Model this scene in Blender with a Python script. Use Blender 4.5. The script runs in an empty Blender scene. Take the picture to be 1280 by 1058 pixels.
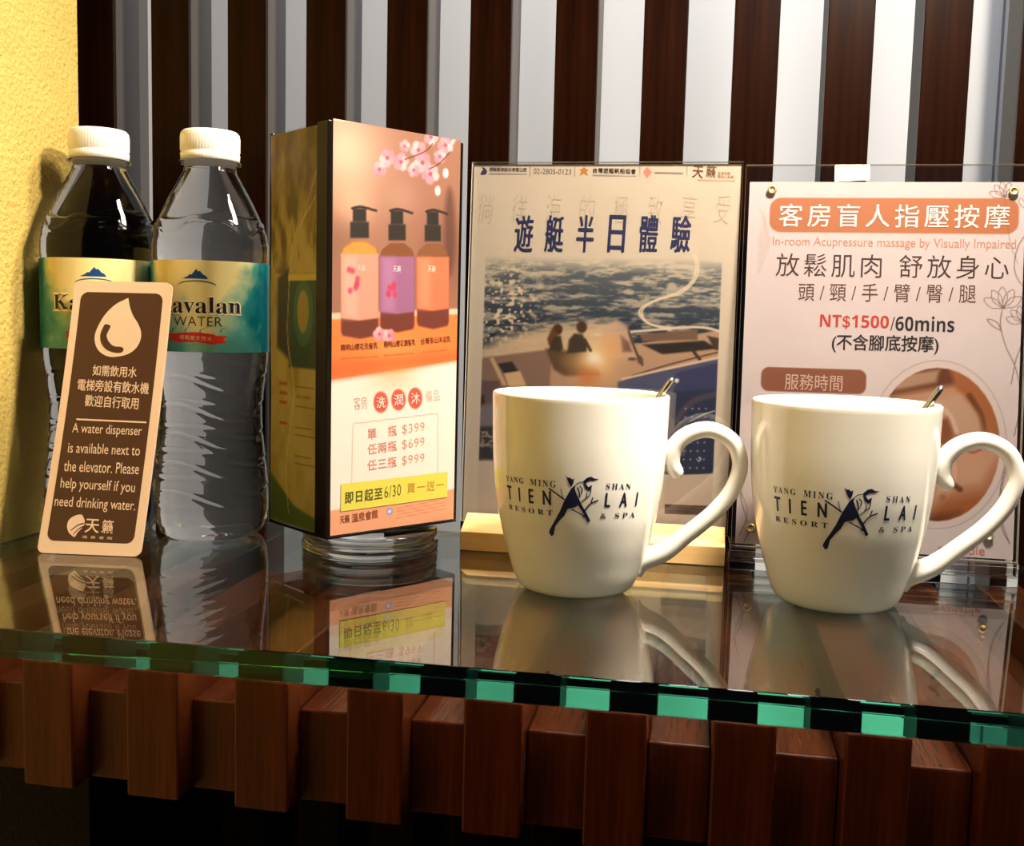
import bpy, bmesh, math, random
import numpy as np
from mathutils import Vector, Matrix
random.seed(4)
C = bpy.context.scene.collection
scn = bpy.context.scene
CM = 0.01
Z0 = 0.80            # height of the glass top above the floor, metres


def wp(x, y, z):     # centimetres on the shelf -> metres
    return Vector((x * CM, y * CM, Z0 + z * CM))


# ------------------------------------------------------------------ camera
cam_data = bpy.data.cameras.new('camera')
cam = bpy.data.objects.new('camera', cam_data)
C.objects.link(cam)
right = Vector((0.98402434, 0.17634184, 0.02448785))
up = Vector((-0.04111697, 0.09127303, 0.9949767))
fwd = Vector((-0.17322094, 0.98008815, -0.09706553))
m = Matrix((right, up, -fwd)).transposed().to_4x4()
m.translation = wp(37.3757, -60.6553, 12.7551)
cam.matrix_world = m
cam_data.sensor_fit = 'HORIZONTAL'
cam_data.sensor_width = 36.0
cam_data.lens = 1299.99 / 1280 * 36.0
cam_data.clip_start = 0.01
scn.camera = cam

# ------------------------------------------------------------------ light
vs = scn.view_settings
vs.view_transform = 'Standard'
vs.look = 'None'
vs.gamma = 1.0
vs.exposure = 0.0
world = bpy.data.worlds.new('room_light')
scn.world = world
world.use_nodes = True
bg = world.node_tree.nodes['Background']
bg.inputs[0].default_value = (0.80, 0.86, 1.0, 1)
bg.inputs[1].default_value = 0.03


def area(name, pos, target, sx, sy, power, col):
    l = bpy.data.lights.new(name, 'AREA')
    l.shape = 'RECTANGLE'
    l.size, l.size_y = sx, sy
    l.energy = power
    l.color = col
    o = bpy.data.objects.new(name, l)
    C.objects.link(o)
    p, t = wp(*pos), wp(*target)
    o.location = p
    o.rotation_euler = (t - p).to_track_quat('-Z', 'Y').to_euler()
    return o


side_lamp = area('side_lamp', (50, -21.6, 46), (30, -9, 4), 0.06, 0.06, 6.5, (1.0, 0.88, 0.72))
ceiling_lamp = area('ceiling_lamp', (122, 0, 128), (28, -10, 0), 0.22, 0.40, 40, (1.0, 0.89, 0.72))
front_fill = area('front_fill', (84, -120, 140), (36, -3, 10), 0.30, 0.30, 0.8, (1.0, 0.91, 0.78))  # added weak fill from the front, not a known lamp of the room
desk_lamp = area('desk_lamp', (64.3, -140.4, 76.1), (45, -2, 21), 0.062, 0.030, 0.16, (1.0, 0.84, 0.48))
wall_fill = area('wall_fill', (50, 24, 95), (36, 45, 15), 0.60, 0.25, 5.4, (0.97, 0.97, 1.0))  # unseen light added behind the slats to brighten the white wall
cy = scn.cycles
cy.max_bounces = 24
cy.transmission_bounces = 20
cy.transparent_max_bounces = 24
cy.glossy_bounces = 10
cy.sample_clamp_indirect = 6.0


# ------------------------------------------------------------------ materials
def lin(c):
    return tuple(((v / 255) / 12.92 if v / 255 <= 0.04045 else ((v / 255 + 0.055) / 1.055) ** 2.4) for v in c)


def new_mat(name):
    mt = bpy.data.materials.new(name)
    mt.use_nodes = True
    return mt, mt.node_tree.nodes, mt.node_tree.links


def pbr(name, rgb, rough=0.5, spec=0.5, metal=0.0, coat=0.0):
    mt, N, L = new_mat(name)
    b = N['Principled BSDF']
    b.inputs['Base Color'].default_value = (*lin(rgb), 1)
    b.inputs['Roughness'].default_value = rough
    b.inputs['Specular IOR Level'].default_value = spec
    b.inputs['Metallic'].default_value = metal
    b.inputs['Coat Weight'].default_value = coat
    b.inputs['Coat Roughness'].default_value = 0.08
    return mt


def wood(name, dark, light, axis, scale, rough, coat, spec=0.22):
    """lacquered timber: long grain along the given axis"""
    mt, N, L = new_mat(name)
    b = N['Principled BSDF']
    tc = N.new('ShaderNodeTexCoord')
    mp = N.new('ShaderNodeMapping')
    sc = [scale] * 3
    for ch in axis:
        sc['xyz'.index(ch)] = scale * 0.05
    mp.inputs['Scale'].default_value = sc
    no = N.new('ShaderNodeTexNoise')
    no.inputs['Scale'].default_value = 1.0
    no.inputs['Detail'].default_value = 6
    no.inputs['Roughness'].default_value = 0.65
    rp = N.new('ShaderNodeValToRGB')
    rp.color_ramp.elements[0].position = 0.35
    rp.color_ramp.elements[1].position = 0.72
    rp.color_ramp.elements[0].color = (*lin(dark), 1)
    rp.color_ramp.elements[1].color = (*lin(light), 1)
    bp = N.new('ShaderNodeBump')
    bp.inputs['Strength'].default_value = 0.06
    bp.inputs['Distance'].default_value = 0.002
    L.new(tc.outputs['Object'], mp.inputs[0])
    L.new(mp.outputs[0], no.inputs[0])
    L.new(no.outputs[0], rp.inputs[0])
    L.new(rp.outputs[0], b.inputs['Base Color'])
    L.new(no.outputs[0], bp.inputs['Height'])
    L.new(bp.outputs[0], b.inputs['Normal'])
    b.inputs['Roughness'].default_value = rough
    b.inputs['Specular IOR Level'].default_value = spec
    b.inputs['Coat Weight'].default_value = coat
    b.inputs['Coat Roughness'].default_value = 0.12
    return mt


def thin_clear(name, tint=(1, 1, 1), f0=0.045, rough=0.0):
    """thin clear sheet plastic: passes light straight on, mirrors by angle, same from both sides"""
    mt, N, L = new_mat(name)
    N.remove(N['Principled BSDF'])
    out = N['Material Output']
    tr = N.new('ShaderNodeBsdfTransparent')
    tr.inputs[0].default_value = (*tint, 1)
    gl = N.new('ShaderNodeBsdfGlossy')
    gl.inputs['Roughness'].default_value = rough
    ge = N.new('ShaderNodeNewGeometry')
    dt = N.new('ShaderNodeVectorMath'); dt.operation = 'DOT_PRODUCT'
    ab = N.new('ShaderNodeMath'); ab.operation = 'ABSOLUTE'
    sb = N.new('ShaderNodeMath'); sb.operation = 'SUBTRACT'; sb.inputs[0].default_value = 1
    pw = N.new('ShaderNodeMath'); pw.operation = 'POWER'; pw.inputs[1].default_value = 5
    ml = N.new('ShaderNodeMath'); ml.operation = 'MULTIPLY_ADD'
    ml.inputs[1].default_value = 1 - f0; ml.inputs[2].default_value = f0
    mx = N.new('ShaderNodeMixShader')
    L.new(ge.outputs['Normal'], dt.inputs[0]); L.new(ge.outputs['Incoming'], dt.inputs[1])
    L.new(dt.outputs['Value'], ab.inputs[0]); L.new(ab.outputs[0], sb.inputs[1])
    L.new(sb.outputs[0], pw.inputs[0]); L.new(pw.outputs[0], ml.inputs[0])
    L.new(ml.outputs[0], mx.inputs[0])
    L.new(tr.outputs[0], mx.inputs[1]); L.new(gl.outputs[0], mx.inputs[2])
    L.new(mx.outputs[0], out.inputs[0])
    return mt


def glass(name, ior, rgb=(1, 1, 1), absorb=None):
    mt, N, L = new_mat(name)
    N.remove(N['Principled BSDF'])
    out = N['Material Output']
    g = N.new('ShaderNodeBsdfGlass')
    g.inputs['IOR'].default_value = ior
    g.inputs['Roughness'].default_value = 0.0
    g.inputs['Color'].default_value = (*rgb, 1)
    L.new(g.outputs[0], out.inputs['Surface'])
    if absorb:
        v = N.new('ShaderNodeVolumeAbsorption')
        v.inputs['Color'].default_value = (*absorb[0], 1)
        v.inputs['Density'].default_value = absorb[1]
        L.new(v.outputs[0], out.inputs['Volume'])
    return mt


def stucco(name, a, b_, scale, bump):
    mt, N, L = new_mat(name)
    b = N['Principled BSDF']
    tc = N.new('ShaderNodeTexCoord')
    n1 = N.new('ShaderNodeTexNoise'); n1.inputs['Scale'].default_value = scale; n1.inputs['Detail'].default_value = 5
    n2 = N.new('ShaderNodeTexNoise'); n2.inputs['Scale'].default_value = scale * 0.12
    rp = N.new('ShaderNodeValToRGB')
    rp.color_ramp.elements[0].color = (*lin(a), 1); rp.color_ramp.elements[1].color = (*lin(b_), 1)
    bp = N.new('ShaderNodeBump'); bp.inputs['Strength'].default_value = bump; bp.inputs['Distance'].default_value = 0.0022
    L.new(tc.outputs['Object'], n1.inputs[0]); L.new(tc.outputs['Object'], n2.inputs[0])
    L.new(n2.outputs[0], rp.inputs[0]); L.new(rp.outputs[0], b.inputs['Base Color'])
    L.new(n1.outputs[0], bp.inputs['Height']); L.new(bp.outputs[0], b.inputs['Normal'])
    b.inputs['Roughness'].default_value = 0.75
    return mt


def print_mat(name, rough=0.45):
    """printed paper: the ink picture is stored on the sheet's own grid"""
    mt, N, L = new_mat(name)
    b = N['Principled BSDF']
    a = N.new('ShaderNodeAttribute'); a.attribute_name = 'ink'
    L.new(a.outputs['Color'], b.inputs['Base Color'])
    b.inputs['Roughness'].default_value = rough
    b.inputs['Specular IOR Level'].default_value = 0.3
    return mt


M_SLAT = wood('dark_stained_slat', (13, 3, 1), (28, 9, 3), 'z', 160, 0.30, 0.0, 0.06)
M_BEAM = wood('glossy_mahogany_block', (68, 26, 10), (116, 54, 26), 'yz', 150, 0.25, 0.0)
M_SIDE = pbr('slat_side_reflected_grey', (62, 57, 54), 0.5)  # grey holds the light that slat sides catch from the white wall
M_WHITE = pbr('white_wall_panel', (206, 208, 214), 0.6)
M_GREY = pbr('grey_gap_shade', (150, 146, 146), 0.6)  # shade of the first slat gap, put into the colour
M_GREY2 = pbr('slate_gap_shade', (104, 108, 120), 0.6)  # shade of the last slat gap, put into the colour
M_DARKPANEL = wood('under_shelf_shade', (24, 10, 5), (40, 18, 9), 'z', 90, 0.5, 0.0)  # dark tone carries the shade below the shelf
M_YELLOW = stucco('yellow_stucco', (180, 152, 74), (196, 168, 86), 330, 1.0)
M_FLOOR = wood('floor_boards', (34, 22, 15), (56, 38, 25), 'y', 40, 0.45, 0.0)
M_GLASS = glass('green_edged_float_glass', 1.5, (1, 1, 1), ((0.0, 0.83, 0.58), 9.0))
M_WATER = glass('clear_bottle_of_water', 1.33)
M_PETCLEAR = glass('clear_neck_plastic', 1.12)
M_CAP = pbr('white_cap_plastic', (244, 240, 232), 0.4)
M_CERAMIC = pbr('glazed_white_ceramic', (238, 233, 222), 0.12, 0.5, 0, 0.3)
M_NAVY = pbr('navy_print', (24, 28, 62), 0.35)
M_STEEL = pbr('polished_steel', (205, 205, 205), 0.18, 0.5, 1.0)
M_BRASS = pbr('dull_brass', (176, 156, 112), 0.42, 0.5, 0.8)
M_PINE = wood('pale_pine', (224, 178, 112), (240, 204, 146), 'x', 120, 0.5, 0.0)
M_CLEAR = thin_clear('clear_acrylic')
M_CLEAR_EDGE = pbr('frosted_acrylic_edge', (214, 206, 192), 0.35)
M_ACRYL = glass('solid_acrylic', 1.49, (0.97, 0.97, 0.96))
M_BLACKEDGE = pbr('dark_edge_reflection', (16, 12, 11), 0.2, 0.12)  # black paints the dark reflections of clear acrylic edges
M_PAPER = print_mat('printed_paper')
M_LABEL = print_mat('printed_film_label', 0.3)
M_BEIGE = pbr('beige_card_border', (238, 202, 168), 0.4)
M_BROWN = pbr('brown_card_print', (72, 40, 25), 0.42)

INK = {}


def ink(rgb, rough=0.5):
    k = tuple(int(v) for v in rgb)
    if k not in INK:
        INK[k] = pbr('ink_%02x%02x%02x' % k, k, rough, 0.3)
    return INK[k]


# ------------------------------------------------------------------ object helpers
def tag(o, label=None, cat=None, group=None, kind=None):
    if label: o['label'] = label
    if cat: o['category'] = cat
    if group: o['group'] = group
    if kind: o['kind'] = kind
    return o


def empty(name, loc, rz=0.0):
    o = bpy.data.objects.new(name, None)
    o.empty_display_size = 0.02
    C.objects.link(o)
    o.location = loc
    o.rotation_euler = (0, 0, rz)
    return o


def link(name, me, parent=None, loc=None):
    o = bpy.data.objects.new(name, me)
    C.objects.link(o)
    if parent: o.parent = parent
    if loc is not None: o.location = loc
    return o


def copy_tree(o, parent=None):
    c = o.copy()
    C.objects.link(c)
    c.parent = parent
    for ch in o.children:
        copy_tree(ch, c)
    return c


def mesh_of(bm, name, mats, smooth=False):
    me = bpy.data.meshes.new(name)
    bmesh.ops.recalc_face_normals(bm, faces=bm.faces)
    bm.to_mesh(me)
    bm.free()
    for mt in (mats if isinstance(mats, (list, tuple)) else [mats]):
        me.materials.append(mt)
    if smooth:
        me.polygons.foreach_set('use_smooth', [True] * len(me.polygons))
    return me


def box_bm(x0, x1, y0, y1, z0, z1, bevel=0.0, segs=2, bm=None):
    """a bevelled box in centimetres"""
    own = bmesh.new()
    vs_ = [own.verts.new((x * CM, y * CM, z * CM)) for z in (z0, z1) for y in (y0, y1) for x in (x0, x1)]
    for f in ((0, 2, 3, 1), (4, 5, 7, 6), (0, 1, 5, 4), (2, 6, 7, 3), (0, 4, 6, 2), (1, 3, 7, 5)):
        own.faces.new([vs_[i] for i in f])
    if bevel:
        bmesh.ops.bevel(own, geom=own.edges[:], offset=bevel * CM, segments=segs, profile=0.5, affect='EDGES')
    if bm is None:
        return own
    tmp = bpy.data.meshes.new('tmp')
    own.to_mesh(tmp); own.free()
    bm.from_mesh(tmp)
    bpy.data.meshes.remove(tmp)
    return bm


def lathe_me(name, prof, mat, segs=96, disp=None, smooth=True, cap0=True, cap1=True):
    """profile of (radius, height) in cm turned about z; disp(theta, z, r) adds relief"""
    n = len(prof)
    V, F = [], []
    for r, z in prof:
        for k in range(segs):
            t = 2 * math.pi * k / segs
            rr = r + (disp(t, z, r) if disp else 0)
            V.append((rr * math.sin(t) * CM, -rr * math.cos(t) * CM, z * CM))
    for i in range(n - 1):
        for k in range(segs):
            a, b = i * segs + k, i * segs + (k + 1) % segs
            F.append((a, b, b + segs, a + segs))
    if cap0: F.append(tuple(range(segs - 1, -1, -1)))
    if cap1: F.append(tuple((n - 1) * segs + k for k in range(segs)))
    me = bpy.data.meshes.new(name)
    me.from_pydata(V, [], F)
    me.materials.append(mat)
    if smooth:
        me.polygons.foreach_set('use_smooth', [len(p.vertices) == 4 for p in me.polygons])
    me.update()
    return me


def spline(pts, n):
    """Catmull-Rom through the points (any dimension)"""
    P = np.array(pts, float)
    P = np.vstack([2 * P[0] - P[1], P, 2 * P[-1] - P[-2]])
    out = []
    for i in range(1, len(P) - 2):
        for k in range(n):
            t = k / n
            a, b, c, d = P[i - 1:i + 3]
            out.append(0.5 * (2 * b + (c - a) * t + (2 * a - 5 * b + 4 * c - d) * t * t + (-a + 3 * b - 3 * c + d) * t ** 3))
    out.append(P[-2])
    return np.array(out)


def tube_me(name, path, radii, mat, segs=20, flat=1.0, side=Vector((0, 1, 0))):
    """sweep an ellipse along a path (cm); side is the axis kept across the sweep"""
    V, F = [], []
    n = len(path)
    for i in range(n):
        a, b = path[max(i - 1, 0)], path[min(i + 1, n - 1)]
        t = Vector(b - a).normalized()
        s = (side - t * side.dot(t)).normalized()
        q = t.cross(s)
        r = radii[i]
        for k in range(segs):
            g = 2 * math.pi * k / segs
            p = Vector(path[i]) + s * (r * flat * math.cos(g)) + q * (r * math.sin(g))
            V.append(tuple(p * CM))
    for i in range(n - 1):
        for k in range(segs):
            a, b = i * segs + k, i * segs + (k + 1) % segs
            F.append((a, b, b + segs, a + segs))
    F.append(tuple(range(segs - 1, -1, -1)))
    F.append(tuple((n - 1) * segs + k for k in range(segs)))
    me = bpy.data.meshes.new(name)
    me.from_pydata(V, [], F)
    me.materials.append(mat)
    me.polygons.foreach_set('use_smooth', [True] * len(F))
    me.update()
    return me


# ------------------------------------------------------------------ lettering
def serif(s):
    return ''.join(chr(0x1D400 + ord(c) - 65) if 'A' <= c <= 'Z' else chr(0x1D41A + ord(c) - 97) if 'a' <= c <= 'z' else c for c in s)


def bold(s):
    return ''.join(chr(0x1D5D4 + ord(c) - 65) if 'A' <= c <= 'Z' else chr(0x1D5EE + ord(c) - 97) if 'a' <= c <= 'z'
                   else chr(0x1D7EC + ord(c) - 48) if '0' <= c <= '9' else c for c in s)


_glyphs = {}


def glyph_mesh(s, weight=0.0, spacing=1.0):
    k = (s, weight, spacing)
    if k not in _glyphs:
        c = bpy.data.curves.new('lettering', 'FONT')
        c.body = s
        c.offset = weight
        c.space_character = spacing
        c.resolution_u = 3
        o = bpy.data.objects.new('lettering', c)
        me = bpy.data.meshes.new_from_object(o)
        co = np.zeros(len(me.vertices) * 3)
        me.vertices.foreach_get('co', co)
        _glyphs[k] = (co.reshape(-1, 3)[:, :2].copy(), [tuple(p.vertices) for p in me.polygons])
        bpy.data.objects.remove(o)
        bpy.data.curves.remove(c)
        bpy.data.meshes.remove(me)
    return _glyphs[k]


def fit_text(s, a, b, h, weight=0.0, spacing=1.0):
    """lettering boxed between mid-line points a, b (cm) at height h (cm)"""
    co, F = glyph_mesh(s, min(weight, 0.0), spacing)
    a, b = np.array(a, float), np.array(b, float)
    mn, mx = co.min(0), co.max(0)
    t = (co - mn) / np.maximum(mx - mn, 1e-6)
    d = b - a
    w = np.linalg.norm(d)
    e = d / max(w, 1e-9)
    q = np.array([-e[1], e[0]])
    out = a + t[:, :1] * d + (t[:, 1:] - 0.5) * h * q
    if weight > 0:       # a bolder cut: the strokes are widened by overlapping copies
        k = weight * h
        n = len(out)
        sh = [e * k, -e * k, q * k * 0.7, -q * k * 0.7, np.zeros(2)]
        return np.vstack([out + v for v in sh]), [tuple(i + n * j for i in f) for j in range(5) for f in F]
    return out, F


# ------------------------------------------------------------------ printed sheets
def vnoise(x, y, seed=0):
    xi, yi = np.floor(x).astype(np.int64), np.floor(y).astype(np.int64)
    fx, fy = x - xi, y - yi
    fx, fy = fx * fx * (3 - 2 * fx), fy * fy * (3 - 2 * fy)

    def hsh(i, j):
        v = np.sin(i * 127.1 + j * 311.7 + seed * 74.7) * 43758.5453
        return v - np.floor(v)
    return (hsh(xi, yi) * (1 - fx) + hsh(xi + 1, yi) * fx) * (1 - fy) + (hsh(xi, yi + 1) * (1 - fx) + hsh(xi + 1, yi + 1) * fx) * fy


def fbm(x, y, o=4, seed=0):
    v, a, t = 0, 0.5, 0
    for k in range(o):
        v = v + a * vnoise(x * 2 ** k, y * 2 ** k, seed + k)
        t += a
        a *= 0.55
    return v / t


class Sheet:
    """a printed sheet: a fine grid that carries the picture, with the lettering laid on it"""

    def __init__(s, w, h, nx, ny, base, H=None, depth=1.0):
        s.depth = depth      # how light the paper stock is
        s.w, s.h, s.nx, s.ny = w, h, nx, ny
        s.X, s.Y = np.meshgrid(np.linspace(0, w, nx + 1), np.linspace(0, h, ny + 1))
        s.col = np.zeros(s.X.shape + (3,)) + np.array(base, float)
        s.H = np.array(H) if H is not None else None
        s.extra = []      # (verts Nx2, faces, material, lift)

    def c(s, p):          # tracing grid of the print -> cm on the sheet
        if s.H is None:
            return np.array(p, float)
        v = s.H @ np.array([p[0], p[1], 1.0])
        return v[:2] / v[2]

    def cs(s, pts):
        return np.array([s.c(p) for p in pts])

    def mix(s, mask, col):
        s.col += mask[..., None] * (np.array(col, float) - s.col)

    def poly(s, pts, col, soft=0.04, alpha=1.0, raw=False):
        P = np.array(pts, float) if raw else s.cs(pts)
        mn, mx = P.min(0) - soft * 2, P.max(0) + soft * 2
        ix = np.where((s.X[0] >= mn[0]) & (s.X[0] <= mx[0]))[0]
        iy = np.where((s.Y[:, 0] >= mn[1]) & (s.Y[:, 0] <= mx[1]))[0]
        if len(ix) == 0 or len(iy) == 0: return
        sl = (slice(iy[0], iy[-1] + 1), slice(ix[0], ix[-1] + 1))
        X, Y = s.X[sl], s.Y[sl]
        ins = np.zeros(X.shape, bool)
        dist = np.full(X.shape, 1e9)
        for k in range(len(P)):
            a, b = P[k], P[(k + 1) % len(P)]
            d = b - a
            cond = (a[1] > Y) != (b[1] > Y)
            with np.errstate(divide='ignore', invalid='ignore'):
                xc = a[0] + (Y - a[1]) / (d[1] if d[1] else 1e-12) * d[0]
            ins ^= cond & (X < xc)
            t = np.clip(((X - a[0]) * d[0] + (Y - a[1]) * d[1]) / max(d @ d, 1e-12), 0, 1)
            dist = np.minimum(dist, np.hypot(X - a[0] - t * d[0], Y - a[1] - t * d[1]))
        sd = np.where(ins, dist, -dist)
        mk = np.clip(sd / (2 * soft) + 0.5, 0, 1) * alpha
        s.col[sl] += mk[..., None] * (np.array(col, float) - s.col[sl])

    def ell(s, cx, cy, rx, ry, col, soft=0.04, alpha=1.0, rot=0.0):
        g = np.linspace(0, 2 * np.pi, 36, endpoint=False)
        ca, sa = math.cos(rot), math.sin(rot)
        s.poly([(cx + rx * np.cos(t) * ca - ry * np.sin(t) * sa, cy + rx * np.cos(t) * sa + ry * np.sin(t) * ca) for t in g], col, soft, alpha)

    def glow(s, cx, cy, r, col, alpha=1.0, raw=False):
        p = np.array((cx, cy)) if raw else s.c((cx, cy))
        d = np.hypot(s.X - p[0], s.Y - p[1]) / r
        s.mix(np.exp(-d * d * 2) * alpha, col)

    def line(s, pts, wd, col, alpha=1.0, smooth=True):
        P = s.cs(spline(pts, 6) if smooth and len(pts) > 2 else pts)
        mk = np.zeros(s.X.shape)
        for a, b in zip(P[:-1], P[1:]):
            d = b - a
            x0, x1 = min(a[0], b[0]) - wd * 2, max(a[0], b[0]) + wd * 2
            y0, y1 = min(a[1], b[1]) - wd * 2, max(a[1], b[1]) + wd * 2
            ix = np.where((s.X[0] >= x0) & (s.X[0] <= x1))[0]
            iy = np.where((s.Y[:, 0] >= y0) & (s.Y[:, 0] <= y1))[0]
            if len(ix) == 0 or len(iy) == 0: continue
            sl = (slice(iy[0], iy[-1] + 1), slice(ix[0], ix[-1] + 1))
            X, Y = s.X[sl], s.Y[sl]
            t = np.clip(((X - a[0]) * d[0] + (Y - a[1]) * d[1]) / max(d @ d, 1e-12), 0, 1)
            dd = np.hypot(X - a[0] - t * d[0], Y - a[1] - t * d[1])
            mk[sl] = np.maximum(mk[sl], np.clip((wd - dd) / (wd * 0.6), 0, 1))
        s.mix(mk * alpha, col)

    def text(s, t, a, b, h, col, weight=0.0, spacing=1.0, lift=0.012):
        A, B = s.c(a), s.c(b)
        mid = (np.array(a, float) + np.array(b, float)) / 2
        hh = abs(s.c((mid[0], mid[1] - h / 2))[1] - s.c((mid[0], mid[1] + h / 2))[1]) if s.H is not None else h
        v, F = fit_text(t, A, B, hh, weight, spacing)
        mt = ink([min(255, v_ * s.depth ** 0.45) for v_ in col])
        n, k = len(v), 5 if weight > 0 else 1
        for j in range(k):        # each pass of ink lies a hair above the last
            s.extra.append((v[j * n // k:(j + 1) * n // k], F[:len(F) // k], mt, lift + 0.002 * j))

    def shape(s, pts, mat, lift=0.008):
        b = bmesh.new()
        b.faces.new([b.verts.new((p[0], p[1], 0)) for p in s.cs(pts)])
        bmesh.ops.triangulate(b, faces=b.faces[:])
        for _ in range(3):      # small facets, so that the shape follows a curved sheet
            lg = [e for e in b.edges if e.calc_length() > 0.2]
            if not lg: break
            bmesh.ops.subdivide_edges(b, edges=lg, cuts=1)
            bmesh.ops.triangulate(b, faces=b.faces[:])
        b.verts.index_update()
        s.extra.append((np.array([v.co[:2] for v in b.verts]), [tuple(v.index for v in f.verts) for f in b.faces], mat, lift))
        b.free()

    def build(s, name, mat, parent, fn, back=0.0):
        """fn(x, y, lift) -> local metres"""
        V = [fn(x, y, 0.0) for x, y in zip(s.X.ravel(), s.Y.ravel())]
        nx, ny = s.nx, s.ny
        F = [(j * (nx + 1) + i, j * (nx + 1) + i + 1, (j + 1) * (nx + 1) + i + 1, (j + 1) * (nx + 1) + i) for j in range(ny) for i in range(nx)]
        nf = len(F)
        mats, idx = [mat], [0] * nf
        for v, fs, mt, lift in s.extra:
            if mt not in mats: mats.append(mt)
            k = len(V)
            V += [fn(p[0], p[1], lift) for p in v]
            for f in fs:
                F.append(tuple(k + i for i in f))
                idx.append(mats.index(mt))
        me = bpy.data.meshes.new(name)
        me.from_pydata(V, [], F)
        for mt in mats: me.materials.append(mt)
        me.polygons.foreach_set('material_index', idx)
        me.polygons.foreach_set('use_smooth', [True] * len(F))
        at = me.color_attributes.new('ink', 'FLOAT_COLOR', 'POINT')
        c = np.clip(s.col.reshape(-1, 3) / 255.0, 0, 1)
        c = np.where(c <= 0.04045, c / 12.92, ((c + 0.055) / 1.055) ** 2.4) * s.depth
        full = np.ones((len(V), 4))
        full[:len(c), :3] = c
        at.data.foreach_set('color', full.ravel())
        me.update()
        return link(name, me, parent)


def flat_fn(lift0=0.0):
    return lambda x, y, l: (x * CM, y * CM, (l + lift0) * CM)


def rrect(x0, x1, y0, y1, r, n=8):
    out = []
    for cx, cy, a0 in ((x1 - r, y1 - r, 0), (x0 + r, y1 - r, 90), (x0 + r, y0 + r, 180), (x1 - r, y0 + r, 270)):
        for k in range(n + 1):
            a = math.radians(a0 + 90 * k / n)
            out.append((cx + r * math.cos(a), cy + r * math.sin(a)))
    return out


# ================================================================== THE SETTING
def struct(name, bm, mat, loc=None):
    o = link(name, mesh_of(bm, name, mat), None, loc if loc is not None else wp(0, 0, 0))
    o['kind'] = 'structure'
    return o


struct('wall_left', box_bm(-12, 0.05, -90, -1.95, -80, 90, 0.25, 3), M_YELLOW)
struct('wall_back', box_bm(-60, 120, 45, 50, -80, 110), M_WHITE)
struct('floor', box_bm(-60, 150, -220, 50, -84, -80), M_FLOOR)
struct('shade_panel_1', box_bm(-60, -21.2, 44.0, 44.98, -80, 110), M_GREY)  # added grey band, gives the shaded look of the first slat gap
struct('shade_panel_2', box_bm(63.8, 120, 44.0, 44.98, -80, 110), M_GREY2)  # added band, its slate tone shades the rightmost slat gap
struct('shade_panel_3', box_bm(-12, 66, 3.25, 4.2, -80, -1.9), M_DARKPANEL)  # added dark sheet in place of the shade under the shelf

ORD = ['first', 'second', 'third', 'fourth', 'fifth', 'sixth', 'seventh', 'eighth', 'ninth', 'tenth', 'eleventh', 'twelfth', 'thirteenth']

# ------------------------------------------------------------------ wall slats
SX, SP, SW = -1.3757, 5.0, 2.4507


def make_slat():
    e = empty('wall_slat', wp(0, 0, -80))
    bm = box_bm(0, SW, 0, 0.42, 0, 169, 0.05, 2)
    link('face_board', mesh_of(bm, 'face_board', M_SLAT), e)
    bm = box_bm(0.04, SW - 0.04, 0.425, 3.19, 0, 169)
    b = link('backing_batten', mesh_of(bm, 'backing_batten', M_SIDE), e)
    b['label'] = 'batten behind the dark face board, grey from painted-in wall light'
    return e


slat0 = make_slat()
for k in range(12):
    s = slat0 if k == 0 else copy_tree(slat0)
    s.location = wp(SX + SP * k, 0, -80)
    lab = '%s dark brown vertical wall slat counting from the yellow wall' % ORD[k]
    if k == 0: lab = 'dark brown vertical wall slat right beside the yellow wall edge'
    if k == 11: lab = 'rightmost dark brown vertical wall slat, cut by the right edge of the photo'
    tag(s, lab, 'wall slat', 'vertical wall slats')

# ------------------------------------------------------------------ shelf: blocks and glass
BX, BP, BW = 11.11, 4.555, 2.25


def make_block(name, depth, z0, z1, w):
    bm = box_bm(0.01, w - 0.01, -depth, 0, z0, z1, 0.09, 2)
    return link(name, mesh_of(bm, name, M_BEAM))


front0 = make_block('protruding_shelf_block', 24.02, -6.45, -1.215, BW)
rear0 = make_block('recessed_shelf_block', 22.9, -6.40, -2.66, BP - BW)
for k in range(-2, 11):
    o = front0 if k == -2 else copy_tree(front0)
    o.location = wp(BX + BP * k, -0.03, 0)
    tag(o, '%s glossy dark wood block jutting out under the glass, counted from the yellow wall' % ORD[k + 2], 'shelf block', 'protruding blocks under the glass shelf')
for k in range(-2, 10):
    o = rear0 if k == -2 else copy_tree(rear0)
    o.location = wp(BX + BP * k + BW, -0.03, 0)
    tag(o, '%s set-back lower wood block between the jutting blocks, counted from the yellow wall' % ORD[k + 2], 'shelf block', 'recessed blocks under the glass shelf')

bm = box_bm(0.25, 59.2, -24.16, -0.04, -1.2, 0, 0.07, 2)
g = link('glass_shelf', mesh_of(bm, 'glass_shelf', M_GLASS), None, wp(0, 0, 0))
tag(g, 'clear glass shelf top with green polished edge carried on dark wood blocks', 'glass shelf')

# ================================================================== WATER BOTTLES
BR = 3.35


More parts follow.
